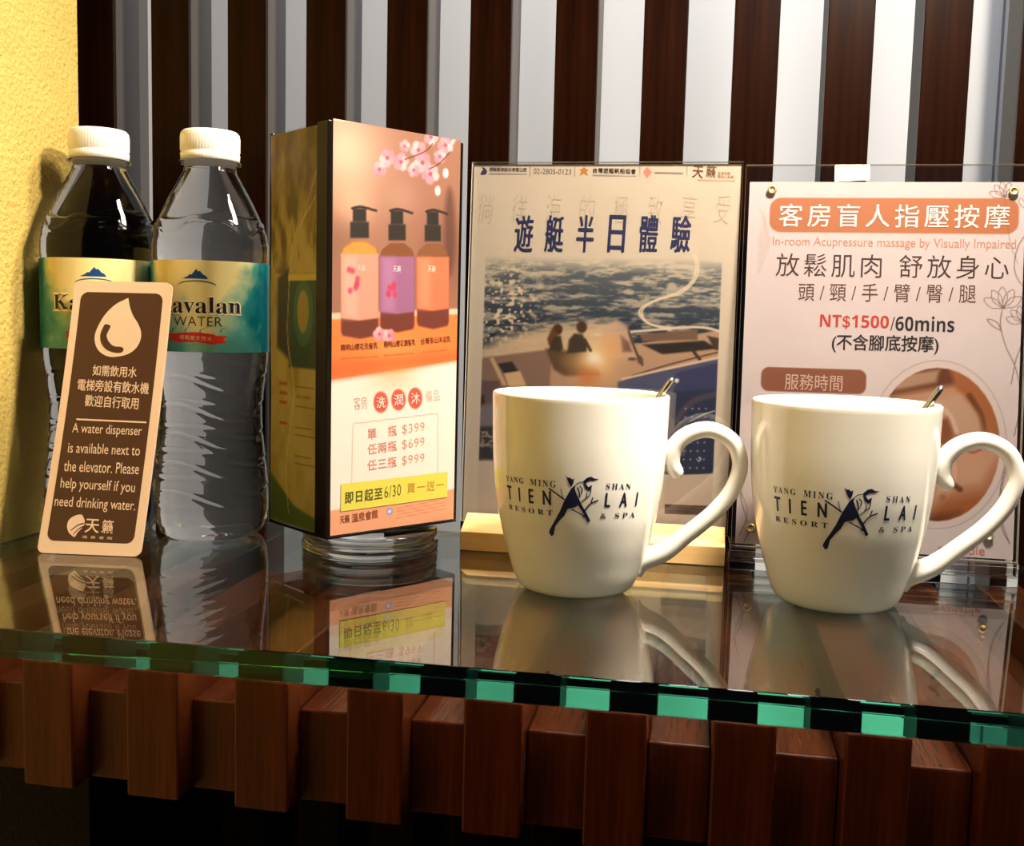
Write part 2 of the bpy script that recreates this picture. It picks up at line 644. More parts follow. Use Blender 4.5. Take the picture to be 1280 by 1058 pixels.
def ribs(t, z, r):
    d = 0.0
    if 0.9 < z < 10.4:      # tiers of wavy pressed ridges, three fields round the body
        env = min(1, (z - 0.9) / 0.8, (10.4 - z) / 0.7)
        u = (t - 0.35 + math.pi / 3) % (2 * math.pi / 3) - math.pi / 3
        gate = max(0.0, math.cos(1.5 * u)) ** 0.35
        v = (z + 0.5 * math.sin(2.6 * u)) / 1.62
        f = v - math.floor(v)
        d += env * gate * (0.036 * math.exp(-((f - 0.56) / 0.05) ** 2) - 0.055 * math.exp(-((f - 0.43) / 0.08) ** 2))
    if 16.2 < z < 19.2:
        c = 17.6 + 0.35 * math.sin(4 * t) + 0.14 * math.sin(9 * t + 1)
        d += 0.07 * math.exp(-((z - c) / 0.10) ** 2)
    if z < 0.9:
        d -= 0.14 * (0.5 + 0.5 * math.cos(5 * t)) * (1 - z / 0.9)
    return d


def bottle_profile():
    key = [(2.2, 0.0), (2.7, 0.05), (3.05, 0.35), (3.28, 0.9), (3.36, 1.7), (3.33, 3.0), (3.17, 4.6), (3.0, 6.2), (2.98, 7.4), (3.1, 8.6), (3.28, 9.8), (3.34, 10.5), (3.3, 10.75),
           (3.3, 15.6), (3.36, 15.9), (3.36, 16.6), (3.22, 17.3), (2.75, 18.3), (2.2, 19.4), (1.72, 20.3), (1.5, 20.7), (1.46, 20.9)]
    zs = np.linspace(0, 20.9, 420)
    kz = [k[1] for k in key]; kr = [k[0] for k in key]
    return [(float(np.interp(z, kz, kr)) * (0.964 if z < 17 else 1.0 - 0.036 * max(0, (19 - z) / 2)), float(z)) for z in zs]


def make_bottle():
    e = empty('water_bottle', wp(0, 0, 0))
    link('bottle_body', lathe_me('bottle_body', bottle_profile(), M_WATER, 240, ribs), e)
    link('neck', lathe_me('neck', [(1.42, 20.92), (1.42, 21.15), (1.72, 21.17), (1.72, 21.27), (1.42, 21.29), (1.42, 21.4)], M_PETCLEAR, 64), e)

    def knurl(t, z, r):
        return 0.005 * math.cos(60 * t) if 1.55 < r and 21.45 < z < 22.75 else 0
    link('cap', lathe_me('cap', [(1.50, 21.32), (1.61, 21.33), (1.63, 21.72), (1.58, 21.76), (1.58, 21.82), (1.64, 21.88), (1.64, 22.6), (1.60, 22.85), (1.48, 22.97), (1.30, 23.0), (0.4, 23.0)], M_CAP, 240, knurl), e)
    return e


def make_label(parent, facing):
    """film label wrapped round the bottle; x = 0 is its centre line, turned to the given angle"""
    W, Hh = 2 * math.pi * 3.265, 4.98
    s = Sheet(W, Hh, 260, 64, (0, 96, 104))
    cx = W / 2
    d = np.abs(s.X - cx)
    n = fbm(s.X * 0.9, s.Y * 0.9, 4, 3)
    s.mix(np.clip((3.6 - d + (n - 0.5) * 2.6) / 1.6, 0, 1) * 0.95, (92, 158, 140))
    s.mix(np.clip((2.7 - d + (n - 0.5) * 2.0 + (s.Y - 2.6) * 0.55) / 1.5, 0, 1), (228, 208, 142))
    s.mix(np.clip((1.0 - s.Y + (n - 0.5) * 1.4) / 0.6, 0, 1) * (d < 4) * 0.7, (70, 140, 130))
    for k in range(22):
        a, b = random.uniform(cx - 4, cx + 4), random.uniform(0.3, 3)
        s.glow(a, b, random.uniform(0.15, 0.4), (150, 196, 170), 0.35, True)
    # hill emblem and its arc
    mt = [(-0.78, 3.98), (-0.5, 4.1), (-0.36, 4.22), (-0.26, 4.2), (-0.12, 4.38), (0, 4.5), (0.08, 4.38), (0.2, 4.4), (0.34, 4.22), (0.5, 4.14), (0.62, 3.98)]
    s.shape([(cx + a, b) for a, b in mt], ink((14, 62, 118)))
    arc = [(cx + 1.05 * math.cos(t), 3.62 + 0.28 * math.sin(t)) for t in np.linspace(0.15, math.pi - 0.15, 14)]
    arc2 = [(cx + 1.05 * math.cos(t), 3.58 + 0.25 * math.sin(t)) for t in np.linspace(math.pi - 0.15, 0.15, 14)]
    s.shape(arc + arc2, ink((30, 92, 110)))
    s.text(serif('Kavalan'), (cx - 2.43, 2.55), (cx + 2.43, 2.55), 0.98, (240, 226, 178), 0.05, 1.0, 0.012)
    s.text(serif('Kavalan'), (cx - 2.40, 2.55), (cx + 2.40, 2.55), 0.88, (34, 18, 30), 0.0, 1.0, 0.022)
    s.text('WATER', (cx - 1.3, 1.68), (cx + 1.35, 1.68), 0.52, (62, 48, 34), -0.008, 1.05)
    for a, b in ((-0.6, 1.25), (0.2, 1.2), (1.3, 1.25), (-1.4, 1.22)):
        s.shape([(cx + a - .3, b - .12), (cx + a, b), (cx + a + .3, b + .16), (cx + a + .02, b + .05), (cx + a - .02, b - .25), (cx + a - .05, b - .02)], ink((30, 62, 60)))
    rb = [(-1.7, 0.98), (-1.3, 0.98), (-1.25, 1.02), (0, 1.1), (0.95, 0.98), (1.0, 0.92), (1.65, 0.92), (1.4, 0.72), (1.6, 0.52), (1.05, 0.5), (0.95, 0.42), (0, 0.56), (-1.2, 0.52), (-1.35, 0.6), (-1.75, 0.6), (-1.5, 0.8)]
    s.shape([(cx + a, b) for a, b in rb], ink((206, 46, 26)))
    s.text('噶瑪蘭天然水', (cx - 0.95, 0.80), (cx + 0.8, 0.74), 0.26, (246, 170, 130), 0.01, 1.15, 0.02)
    s.line([(cx - 4.0, 0.9), (cx - 4.0, 3.9)], 0.05, (190, 206, 176), 0.8, False)

    def fn(x, y, l):
        t = (x - cx) / 3.265 + facing
        r = 3.265 + l
        return (r * math.sin(t) * CM, -r * math.cos(t) * CM, (10.66 + y) * CM)
    return s.build('label', M_LABEL, parent, fn)


ba = make_bottle()
bb = copy_tree(ba)
ba.location = wp(3.32, -5.3, 0.01)
bb.location = wp(9.76, -4.6, 0.01)
make_label(ba, math.radians(26))
make_label(bb, math.radians(13))
tag(ba, 'full clear water bottle with white cap next to the yellow wall, behind the brown card', 'water bottle', 'bottles of drinking water')
tag(bb, 'full clear water bottle with white cap standing between the other bottle and the rotating sign', 'water bottle', 'bottles of drinking water')

# ================================================================== BROWN NOTICE CARD
H_CARD = [[0.045903632, 0.003535798, -4.728573746], [0.001835579, -0.044014543, 30.364130553], [5.6115e-05, 7.5245e-05, 1.0]]
cw, chh = 5.3, 14.6
s = Sheet(1, 1, 1, 1, (0, 0, 0), H_CARD)
bm = bmesh.new()


def card_pt(x, y, l):
    t = y / chh
    return (x * CM, y * CM, (l - 0.9 * t * (1 - t)) * CM)


card_v, card_f, card_m, card_mats = [], [], [], [M_BEIGE, M_BROWN]


def card_add(v, fs, mat, lift):
    if mat not in card_mats: card_mats.append(mat)
    k = len(card_v)
    card_v.extend(card_pt(p[0], p[1], lift) for p in v)
    for f in fs:
        card_f.append(tuple(k + i for i in f)); card_m.append(card_mats.index(mat))


def strips(x0, x1, y0, y1, r, lift, mat, n=40, flip=False):
    """rounded panel cut into cross strips so that it can bend"""
    ys = sorted(set(list(np.linspace(y0, y1, n)) + [y0 + r * (1 - math.cos(a)) for a in np.linspace(0, math.pi / 2, 9)] + [y1 - r * (1 - math.cos(a)) for a in np.linspace(0, math.pi / 2, 9)]))
    v, f = [], []
    for y in ys:
        d = max(0, r - min(y - y0, y1 - y))
        ins = r - math.sqrt(max(0, r * r - d * d))
        v += [(x0 + ins + 0.067 * y, y), (x1 - ins + 0.052 * y, y)]
    for i in range(len(ys) - 1):
        q = (2 * i, 2 * i + 1, 2 * i + 3, 2 * i + 2)
        f.append(q[::-1] if flip else q)
    card_add(v, f, mat, lift)
    return v, len(ys)


TH = 0.16
va, n_ = strips(-0.17, 5.42, 0, chh, 0.36, 0.0, M_BEIGE)
strips(-0.17, 5.42, 0, chh, 0.36, -TH, M_BEIGE, 40, True)
k0 = len(va)
for i in range(n_ - 1):
    for sd in (0, 1):
        q = (2 * i + sd, 2 * i + 2 + sd, k0 + 2 * i + 2 + sd, k0 + 2 * i + sd)
        card_f.append(q if sd == 0 else q[::-1]); card_m.append(0)
card_f.append((0, 1, k0 + 1, k0)); card_m.append(0)
card_f.append((k0 - 2, k0 - 1, 2 * k0 - 1, 2 * k0 - 2)[::-1]); card_m.append(0)
strips(0.24, 4.98, 0.66, chh - 0.60, 0.42, 0.006, M_BROWN)
INKC = ink((238, 204, 170))


def card_text(t, a, b, h, weight=0.0, spacing=1.0):
    A, B = s.c(a) - np.array((0.09, 0)), s.c(b) - np.array((0.13, 0))
    v, F = fit_text(t, A, B, h / 24.0, weight, spacing)
    n, k = len(v), 5 if weight > 0 else 1
    for j in range(k):
        card_add(v[j * n // k:(j + 1) * n // k], F[:len(F) // k], INKC, 0.014 + 0.002 * j)


drop = [(160, 373), (158, 374), (144, 381), (131, 393), (122, 407), (117, 420), (118, 432), (124, 441), (134, 446), (145, 446), (158, 443), (168, 436), (174, 426), (175, 415), (171, 404), (166, 396), (162, 385)]
P = s.cs(spline(drop + [drop[0]], 4)[:-1])
card_add(P, [tuple(range(len(P)))[::-1]], INKC, 0.012)
cres = [(134, 406), (137, 408), (135, 413), (132, 420), (135, 428), (141, 433), (150, 434), (153, 437), (150, 441), (141, 441), (131, 437), (125, 429), (124, 419), (127, 411), (130, 406)]
P = s.cs(spline(cres + [cres[0]], 4)[:-1])
card_add(P, [tuple(range(len(P)))[::-1]], M_BROWN, 0.02)
card_text('如需飲用水', (116, 463), (172, 466), 14, 0.012)
card_text('電梯旁設有飲水機', (97, 481), (187, 486), 15, 0.012)
card_text('歡迎自行取用', (106, 501), (174, 505), 15, 0.012)
P = s.cs([(93, 523.5), (181, 527.5), (181, 529.5), (93, 525.5)])
card_add(P, [(0, 1, 2, 3)[::-1]], INKC, 0.014)
card_text('A water dispenser', (90, 537), (178, 541), 16)
card_text('is available next to', (85, 560), (176, 564), 13)
card_text('the elevator. Please', (80, 583), (175, 587), 14)
card_text('help yourself if you', (76, 606), (170, 612), 17)
card_text('need drinking water.', (69, 629), (171, 635), 17)
card_text('天', (108, 658), (126, 659), 17, 0.02)
card_text('籟', (129, 659), (144, 660), 17, 0.012)
card_text('溫泉會館', (104, 672), (143, 674), 3.5, 0.0, 1.9)
sw = [(101, 644), (94, 645), (86, 650), (83, 658), (85, 666), (90, 671), (93, 672), (97, 666), (103, 660), (105, 653), (103, 647)]
P = s.cs(spline(sw + [sw[0]], 4)[:-1])
card_add(P, [tuple(range(len(P)))[::-1]], INKC, 0.012)
for a in (((88, 664), (96, 658), (104, 655)), ((91, 669), (98, 662), (104, 659))):
    q = s.cs(spline(a, 5))
    k = len(q)
    top = q + np.array([0, 0.035]); bot = q - np.array([0, 0.035])
    card_add(np.vstack([top, bot]), [(i, k + i, k + i + 1, i + 1) for i in range(k - 1)], M_BROWN, 0.02)
me = bpy.data.meshes.new('notice_card')
me.from_pydata(card_v, [], card_f)
for mt in card_mats: me.materials.append(mt)
me.polygons.foreach_set('material_index', card_m)
me.update()
card = link('notice_card', me)
cu = Vector((0.9946, 0.1039, 0)).normalized()
cv = Vector((0.55, 2.75, 14.25)); cv = (cv - cu * cv.dot(cu)).normalized()
mw = Matrix((cu, cv, cu.cross(cv))).transposed().to_4x4()
mw.translation = wp(3.70, -11.99, 0.03)
card.matrix_world = mw
tag(card, 'brown card with beige border and water drop, leaning on the bottles', 'notice card')

# ================================================================== ROTATING PRODUCT SIGN
sign = empty('rotating_table_sign', wp(19.85, -5.85, 0))
tag(sign, 'four-sided rotating table sign with bath product prices on a round clear base', 'table sign')
NE = Vector((19.2, -11.1))
SRX, SRY = Vector((0.6114, 0.7913)), Vector((-0.7913, 0.6114))    # along the right face, into the box
LW, RW = 5.75, 8.4
SO = Vector((19.85, -5.85))


def sign_mesh(name, bm, mats, smooth=False):
    """bm built in box axes (x along right face, y into the box, z up) -> sign"""
    me = mesh_of(bm, name, mats, smooth)
    a = math.atan2(SRX.y, SRX.x)
    o = link(name, me, sign)
    o.location = ((NE.x - SO.x) * CM, (NE.y - SO.y) * CM, 0)
    o.rotation_euler = (0, 0, a)
    return o


link('turntable_base', lathe_me('turntable_base', [(3.72, 0.02), (3.75, 0.1), (3.75, 0.55), (3.68, 0.62), (3.5, 0.64), (3.5, 0.78), (3.66, 0.80), (3.7, 0.86), (3.7, 1.18), (3.62, 1.26), (1.0, 1.27)], M_ACRYL, 96), sign)
link('bearing_ring', lathe_me('bearing_ring', [(2.2, 1.28), (2.2, 1.5)], M_STEEL, 64), sign)
box = sign_mesh('acrylic_box', box_bm(0, RW, 0, LW, 1.66, 22.3, 0.04, 1), M_CLEAR)
box['label'] = 'clear acrylic box'
for nm, x0, x1, y0, y1 in (('corner_reflection', -0.14, 0.12, -0.10, 0.95), ('corner_reflection', RW - 0.2, RW + 0.06, -0.03, 0.2), ('corner_reflection', -0.03, 0.2, LW - 0.2, LW + 0.05), ('corner_reflection', RW - 0.2, RW + 0.05, LW - 0.2, LW + 0.05)):
    sign_mesh(nm, box_bm(x0, x1, y0, y1, 1.54, 22.34, 0.05, 2), M_BLACKEDGE)  # black boxes drawn for the dark reflections along the box corners
sign_mesh('bottom_tray', box_bm(-0.06, RW + 0.04, -0.06, LW + 0.03, 1.5, 1.64, 0.03, 1), M_BLACKEDGE)

H_CUBE = [[0.036258288, 0.000264152, -14.973630236], [-0.004434065, -0.031702707, 23.091348567], [-0.000468027, -6.1637e-05, 1.0]]
s = Sheet(8.05, 20.75, 160, 400, (255, 234, 222), H_CUBE, 0.52)
s.X += 0.18; s.Y += 0.02
# photograph of the three pump bottles
pic = [(405, 150), (580, 165), (580, 449), (405, 476)]
s.poly(pic, (158, 108, 86), 0.03)
s.glow(430, 190, 3.2, (236, 192, 162), 0.9)
s.glow(440, 255, 1.8, (230, 178, 142), 0.75)
s.glow(500, 250, 1.6, (190, 148, 128), 0.5)
s.glow(560, 320, 3.0, (112, 72, 56), 0.55)
s.glow(420, 300, 1.6, (140, 98, 72), 0.6)
s.glow(488, 340, 2.2, (170, 116, 92), 0.6)
s.poly([(405, 398), (580, 392), (580, 449), (405, 476)], (238, 128, 62), 0.12)
s.poly([(405, 392), (580, 386), (580, 393), (405, 400)], (250, 218, 190), 0.06, 0.8)
s.glow(490, 450, 2.2, (255, 160, 90), 0.6)
s.poly([(405, 452), (580, 440), (580, 449), (405, 476)], (232, 100, 48), 0.3, 0.7)
s.ell(561, 290, 7, 55, (92, 56, 44), 0.2, 0.8)


def pump(x0, x1, ytop, yb, liquid, lab, sp):
    xc = (x0 + x1) / 2
    w = (x1 - x0) / 2
    s.poly([(x0, yb - 5), (x0 + 2, yb), (xc, yb + 4), (x1 - 2, yb), (x1, yb - 5), (x1, ytop + 62), (x1 - 3, ytop + 52), (xc + 8, ytop + 44), (xc - 8, ytop + 44), (x0 + 3, ytop + 52), (x0, ytop + 62)], (112, 52, 38), 0.06)
    s.poly([(x0, ytop + 62), (x1, ytop + 62), (x1 - 3, ytop + 52), (xc + 8, ytop + 44), (xc - 8, ytop + 44), (x0 + 3, ytop + 52)], liquid, 0.08)
    s.poly([(x0, ytop + 60), (x1, ytop + 60), (x1, yb - 22), (xc, yb - 19), (x0, yb - 22)], lab, 0.05)
    s.poly([(x0 + 3, ytop + 62), (xc - 3, ytop + 62), (xc - 3, yb - 22), (x0 + 3, yb - 22)], tuple(min(255, v + 26) for v in lab), 0.22, 0.7)
    s.poly([(xc - w * .5, ytop + 20), (xc + w * .5, ytop + 20), (xc + w * .5, ytop + 40), (xc - w * .5, ytop + 40)], (44, 34, 28), 0.05)
    s.poly([(xc - w * .36, ytop + 3), (xc + w * .36, ytop + 3), (xc + w * .36, ytop + 20), (xc - w * .36, ytop + 20)], (40, 32, 26), 0.05)
    s.line([(xc - w * .4, ytop + 3), (xc + 2, ytop + 1), (xc + w * .9, ytop + 6)], 0.09, (38, 28, 24))
    for k in range(sp):
        a, b = xc - w * .5 + random.uniform(-3, 9), ytop + 88 + random.uniform(-10, 22)
        s.ell(a, b, 3, 4, (196, 60, 92), 0.06, 0.8)


pump(425, 471, 258, 420, (214, 146, 60), (226, 150, 128), 7)
pump(473, 516, 261, 412, (128, 74, 38), (156, 98, 136), 7)
pump(519, 560, 262, 408, (132, 82, 46), (222, 116, 80), 0)
s.text('天籟', (489, 336), (499, 337), 8, (240, 220, 230))
s.text('天籟', (445, 335), (455, 336), 8, (240, 210, 200))
s.text('天籟', (533, 336), (543, 337), 8, (255, 226, 200))
for (a, b, r) in ((473, 212, 8), (483, 198, 9), (500, 203, 9), (522, 188, 9), (527, 204, 10), (537, 218, 10), (556, 182, 9), (549, 196, 7), (505, 183, 6), (538, 172, 8), (516, 213, 7), (563, 174, 6), (472, 418, 7), (484, 420, 7)):
    for q in range(5):
        t = q * 2 * math.pi / 5 + a
        s.ell(a + 0.62 * r * math.cos(t), b + 0.72 * r * math.sin(t), 0.52 * r, 0.58 * r, (244, 132 + (q * 17) % 56, 146 + (q * 13) % 44), 0.05)
    s.ell(a, b, r * .22, r * .25, (196, 60, 84), 0.06)
for a, b in ((556, 217), (546, 239)):
    s.ell(a, b, 3.4, 6, (255, 226, 214), 0.05)
s.line([(540, 180), (530, 190), (505, 200)], 0.05, (92, 60, 52)); s.line([(562, 190), (548, 205), (535, 212)], 0.05, (92, 60, 52))
for (t, a, b) in (('陽明山櫻花洗髮乳', (425, 435), (470, 432)), ('陽明山櫻花潤髮乳', (478, 431), (517, 428)), ('台灣茶山沐浴乳', (524, 427), (562, 424))):
    s.text(t, a, b, 8, (128, 58, 22), 0.01)
for (a, b) in (((425, 449), (470, 446)), ((478, 445), (515, 442)), ((526, 441), (558, 438))):
    s.line([a, b], 0.05, (186, 92, 44), 0.8, False)
# price panel
s.text('客房', (441, 505), (457, 503), 16, (214, 160, 146), -0.01, 1.1)
s.text('備品', (530, 496), (548, 494), 14, (222, 180, 160), -0.01, 1.1)
for (a, b, t) in ((474, 503, '洗'), (496, 500, '潤'), (517, 498, '沐')):
    s.ell(a, b, 9, 13.4, (220, 92, 74), 0.04)
    s.text(t, (a - 5.5, b + .7), (a + 5.5, b - .6), 14, (255, 226, 206), 0.01)
fr = [(440, 530), (546, 517), (546, 592), (438, 610)]
for a, b in zip(fr, fr[1:] + fr[:1]):
    s.line([a, b], 0.035, (236, 168, 146), 0.9, False)
for (y, t, p, r) in ((543, '單　瓶', '$399', 0), (562, '任兩瓶', '$699', 0), (582, '任三瓶', '$999', 0)):
    s.text(t, (458, y), (494, y - 5), 13, (240, 146, 128), 0.008, 1.1)
    s.text(p, (501, y - 5.5), (529, y - 9), 13, (226, 158, 136), -0.004, 1.15)
# footer band
s.poly([(405, 640), (580, 609), (580, 645), (405, 690)], (242, 168, 128), 0.04)
s.text('天籟', (424, 650), (436, 648), 10, (150, 70, 40), 0.01)
s.text('溫泉會館', (439, 648), (471, 642), 11, (168, 88, 56), 0.02)
s.ell(486, 639.5, 4, 4.6, (150, 150, 214), 0.04); s.ell(486, 639.5, 1.8, 2, (246, 240, 250), 0.04)
for k in range(4):
    s.line([(495, 636 + 4 * k), (555, 624 + 4 * k)], 0.03, (206, 120, 84), 0.8, False)


def bow(x, y, l):      # the sheet bulges a little inside its holder
    z = 0.10 * math.sin(math.pi * min(1, max(0, y / 20.7))) * math.sin(math.pi * x / 8.2)
    return z


def right_fn(x, y, l):
    return (x * CM, -(0.06 + l + bow(x, y, l)) * CM, (y + 1.66) * CM)


def place_sign(o):
    o.location = ((NE.x - SO.x) * CM, (NE.y - SO.y) * CM, 0)
    o.rotation_euler = (0, 0, math.atan2(SRX.y, SRX.x))
    return o


p = place_sign(s.build('price_poster', M_PAPER, sign, right_fn))
p['label'] = 'orange and cream poster with three pump bottles and prices'
st = Sheet(6.95, 1.42, 40, 10, (252, 236, 96), None, 0.45)
st.text('即日起至', (0.25, 0.68), (2.55, 0.70), 0.62, (112, 104, 40), 0.02, 1.15)
st.text('6/30', (2.68, 0.72), (3.75, 0.76), 0.62, (120, 108, 40), -0.005, 1.1)
st.text('買一送一', (4.15, 0.78), (6.7, 0.74), 0.56, (222, 150, 60), 0.0, 1.2)


def sticker_fn(x, y, l):
    X, Y = 0.78 + x, 1.22 + y + 0.012 * x
    return right_fn(X, Y, l + 0.03)


p2 = place_sign(st.build('price_sticker', M_PAPER, p, sticker_fn))
p2.location = (0, 0, 0); p2.rotation_euler = (0, 0, 0)
p2['label'] = 'yellow paper strip stuck across the poster'
# the poster on the side turned to the yellow wall
s = Sheet(5.3, 20.5, 70, 260, (196, 178, 110), None, 0.6)
n = fbm(s.X * 0.8, s.Y * 0.5, 4, 9)
s.mix(np.clip((n - 0.4) * 3, 0, 1) * 0.6, (146, 124, 40))
s.mix(np.clip((s.Y - 15) / 3, 0, 1) * 0.7, (112, 84, 24))
s.poly([(1.9, 8.4), (4.6, 8.4), (4.6, 13.2), (1.9, 13.2)], (34, 72, 62), 0.06, 1, True)
s.ell(3.3, 11.2, 0.95, 1.7, (52, 112, 92), 0.06); s.ell(3.3, 11.3, 0.55, 1.1, (170, 150, 74), 0.06)
s.poly([(0.7, 9.4), (1.9, 8.8), (1.9, 13.6), (0.7, 13)], (44, 48, 52), 0.15, 1, True)
s.poly([(1.8, 12.9), (4.7, 12.9), (4.7, 13.2), (1.8, 13.2)], (218, 200, 92), 0.03, 1, True)
s.line([(1.9, 13.2), (2.5, 15.2), (4.4, 17)], 0.06, (206, 196, 150)); s.line([(1.9, 13.6), (3.0, 15.6), (4.6, 18.4)], 0.05, (206, 196, 150), 0.7)
n = fbm(s.X * 1.6, s.Y * 0.6, 4, 77)
s.mix(np.clip((n - 0.5) * 5, 0, 1) * (s.Y > 13.3) * 0.7, (84, 70, 14))
s.mix(np.clip((0.42 - n) * 5, 0, 1) * (s.Y > 13.3) * 0.5, (206, 190, 120))
for k, y in enumerate((7.4, 6.9, 6.4, 5.3, 4.9, 3.8, 3.4)):
    s.line([(2.6, y), (4.4 - .3 * (k % 2), y)], 0.06, (120, 104, 40), 0.8, False)
    if k < 4: s.line([(1.0, y + .1), (1.7, y + .1)], 0.12, (172, 66, 50), 0.8, False)
s.poly([(0, 0), (5.3, 0), (5.3, 0.6), (2.4, 1.1), (0, 2.6)], (72, 96, 30), 0.1, 1, True)
s.line([(1.9, 13), (1.7, 10), (2.4, 7), (1.6, 3), (1.9, 0.6)], 0.05, (236, 224, 160), 0.7)


def left_fn(x, y, l):
    z = 0.05 * math.sin(x * 2 + y * 0.7)
    return (-(0.07 + z * 0.4 + l) * CM, (LW - 0.2 - x) * CM, (y + 1.7) * CM)


p = place_sign(s.build('leaf_poster', M_PAPER, sign, left_fn))
p['label'] = 'olive green poster facing the yellow wall'

# ================================================================== WOODEN-BASE SIGN, BOAT TRIP
H_BOAT = [[0.050154477, 0.001621562, -30.063252694], [0.002833057, -0.049200513, 29.953751131], [0.000147262, -3.0527e-05, 1.0]]
boat = empty('yacht_trip_sign', wp(32.0, -3.2, 0))
tag(boat, 'upright yacht trip poster in clear acrylic on a pine base, behind the left mug', 'sign stand')


def yz_prism(pts, x0, x1, bevel=0.05):
    b = bmesh.new()
    A = [b.verts.new((x0 * CM, y * CM, z * CM)) for y, z in pts]
    B = [b.verts.new((x1 * CM, y * CM, z * CM)) for y, z in pts]
    n = len(pts)
    b.faces.new(A); b.faces.new(B[::-1])
    for i in range(n):
        b.faces.new((A[i], B[i], B[(i + 1) % n], A[(i + 1) % n]))
    bmesh.ops.recalc_face_normals(b, faces=b.faces)
    if bevel: bmesh.ops.bevel(b, geom=b.edges[:], offset=bevel * CM, segments=2, profile=0.5, affect='EDGES')
    return b


# base: front face, sloping top, slot, back
bm = yz_prism([(-1.8, 0.01), (-1.8, 1.08), (-0.02, 1.84), (-0.02, 1.2), (0.50, 1.2), (0.50, 1.9), (2.2, 1.9), (2.2, 0.01)], -7.24, 7.22)
link('pine_base', mesh_of(bm, 'pine_base', M_PINE), boat)


def lean(O, V, loc):
    """local frame of a leaning panel inside its stand"""
    U = Vector((1, 0, 0)); V = Vector(V).normalized()
    mm = Matrix((U, V, U.cross(V))).transposed().to_4x4()
    mm.translation = Vector(((O[0] - loc[0]) * CM, (O[1] - loc[1]) * CM, O[2] * CM))
    return mm


mb = lean((24.45, -3.0, 1.7), (0, 1.1, 19.9), (32.0, -3.2))
mm_, N, L = None, None, None


def pane(name, x0, x1, y0, y1, z0, z1, parent, mw_, edge=True):
    b = box_bm(x0, x1, y0, y1, z0, z1)
    me = mesh_of(b, name, [M_CLEAR, M_CLEAR_EDGE])
    if edge:
        for p_ in me.polygons:
            if abs(p_.normal.z) < 0.5: p_.material_index = 1
    o = link(name, me, parent)
    o.matrix_local = mw_
    return o


pane('acrylic_cover', -0.08, 14.92, -0.4, 20.0, 0.05, 0.20, boat, mb)
pane('acrylic_back', -0.08, 14.92, -0.4, 20.0, -0.20, -0.05, boat, mb)
s = Sheet(14.84, 20.25, 300, 400, (222, 206, 186), H_BOAT, 0.52)
s.Y -= 0.35
D = lambda y: s.c((750, y))[1]
n = fbm(s.X * 0.5, s.Y * 0.9, 4, 21)
s.mix(np.clip((n - 0.35) * 1.5, 0, 1) * 0.25, (206, 184, 156))
x_l, x_r = 0.8, 14.05
inner = np.clip((s.X - x_l) / 0.06, 0, 1) * np.clip((x_r - s.X) / 0.06, 0, 1)
# sea
wv = fbm(s.X * 0.75 + 0.5 * np.sin(s.Y * 2), s.Y * 4.2, 5, 5)
wv2 = fbm(s.X * 3.0, s.Y * 9.0, 3, 8)
hz, sb = D(322), D(415)
dp = np.clip((hz - s.Y) / (hz - sb), 0, 1)
sea = np.clip((wv * 0.7 + wv2 * 0.3 - 0.53) * 6.0 + 0.5, 0, 1)[..., None]
dark = np.array((112, 116, 120)) * (1 - dp[..., None]) + np.array((36, 48, 66)) * dp[..., None]
lite = np.array((212, 196, 172)) * (1 - dp[..., None]) + np.array((150, 144, 134)) * dp[..., None]
seac = dark * (1 - sea) + lite * sea
mk = (np.clip((hz - s.Y) / 0.9, 0, 1) * inner * (s.Y > D(590)))[..., None]
s.col = s.col * (1 - mk) + seac * mk
# sparkling water and wake
spk = np.clip((vnoise(s.X * 6, s.Y * 8, 31) - 0.62) * 5, 0, 1) * np.exp(-((s.X - 2.0) / 1.9) ** 2 - ((s.Y - D(385)) / 2.4) ** 2)
s.mix(np.clip(spk * 1.3, 0, 0.9) * inner, (246, 222, 186))
s.poly([(598, 436), (640, 420), (690, 408), (770, 402), (770, 445), (598, 460)], (222, 192, 158), 0.35, 0.92)
# boat: hull, deck, seats
s.poly([(598, 452), (612, 447), (690, 436), (760, 436), (905, 412), (905, 500), (598, 500)], (190, 152, 124), 0.06)
s.poly([(598, 448), (690, 437), (686, 500), (600, 500)], (142, 112, 98), 0.08)
s.poly([(612, 448), (617, 447), (634, 482), (628, 482)], (206, 170, 132), 0.04)
s.poly([(622, 455), (640, 452), (648, 464), (630, 467)], (52, 44, 46), 0.05)
s.poly([(630, 467), (650, 464), (658, 482), (636, 484)], (222, 184, 140), 0.06)
s.poly([(682, 436), (722, 440), (745, 446), (750, 470), (705, 470), (692, 462)], (96, 70, 48), 0.1)
s.ell(715, 452, 14, 9, (120, 92, 62), 0.2, 0.8)
s.poly([(800, 418), (872, 412), (872, 425), (803, 427)], (122, 92, 74), 0.06)
s.poly([(803, 431), (880, 426), (897, 436), (860, 440), (828, 443)], (46, 36, 34), 0.06)
s.poly([(884, 420), (905, 424), (905, 440), (893, 437)], (70, 52, 48), 0.06)
s.line([(790, 470), (840, 455), (900, 440)], 0.07, (104, 74, 60)); s.line([(865, 437), (875, 450)], 0.12, (60, 44, 40), 1, False)
s.poly([(772, 478), (800, 468), (850, 459), (905, 447), (905, 500), (772, 500)], (80, 84, 116), 0.06)
s.poly([(845, 466), (905, 452), (905, 500), (840, 500)], (58, 60, 100), 0.08)
s.line([(778, 474), (830, 462), (903, 446)], 0.09, (226, 196, 166))
s.line([(745, 419), (800, 414), (870, 409), (903, 415)], 0.10, (228, 204, 180))
s.ell(846, 476, 2.6, 2.6, (250, 244, 236), 0.05)
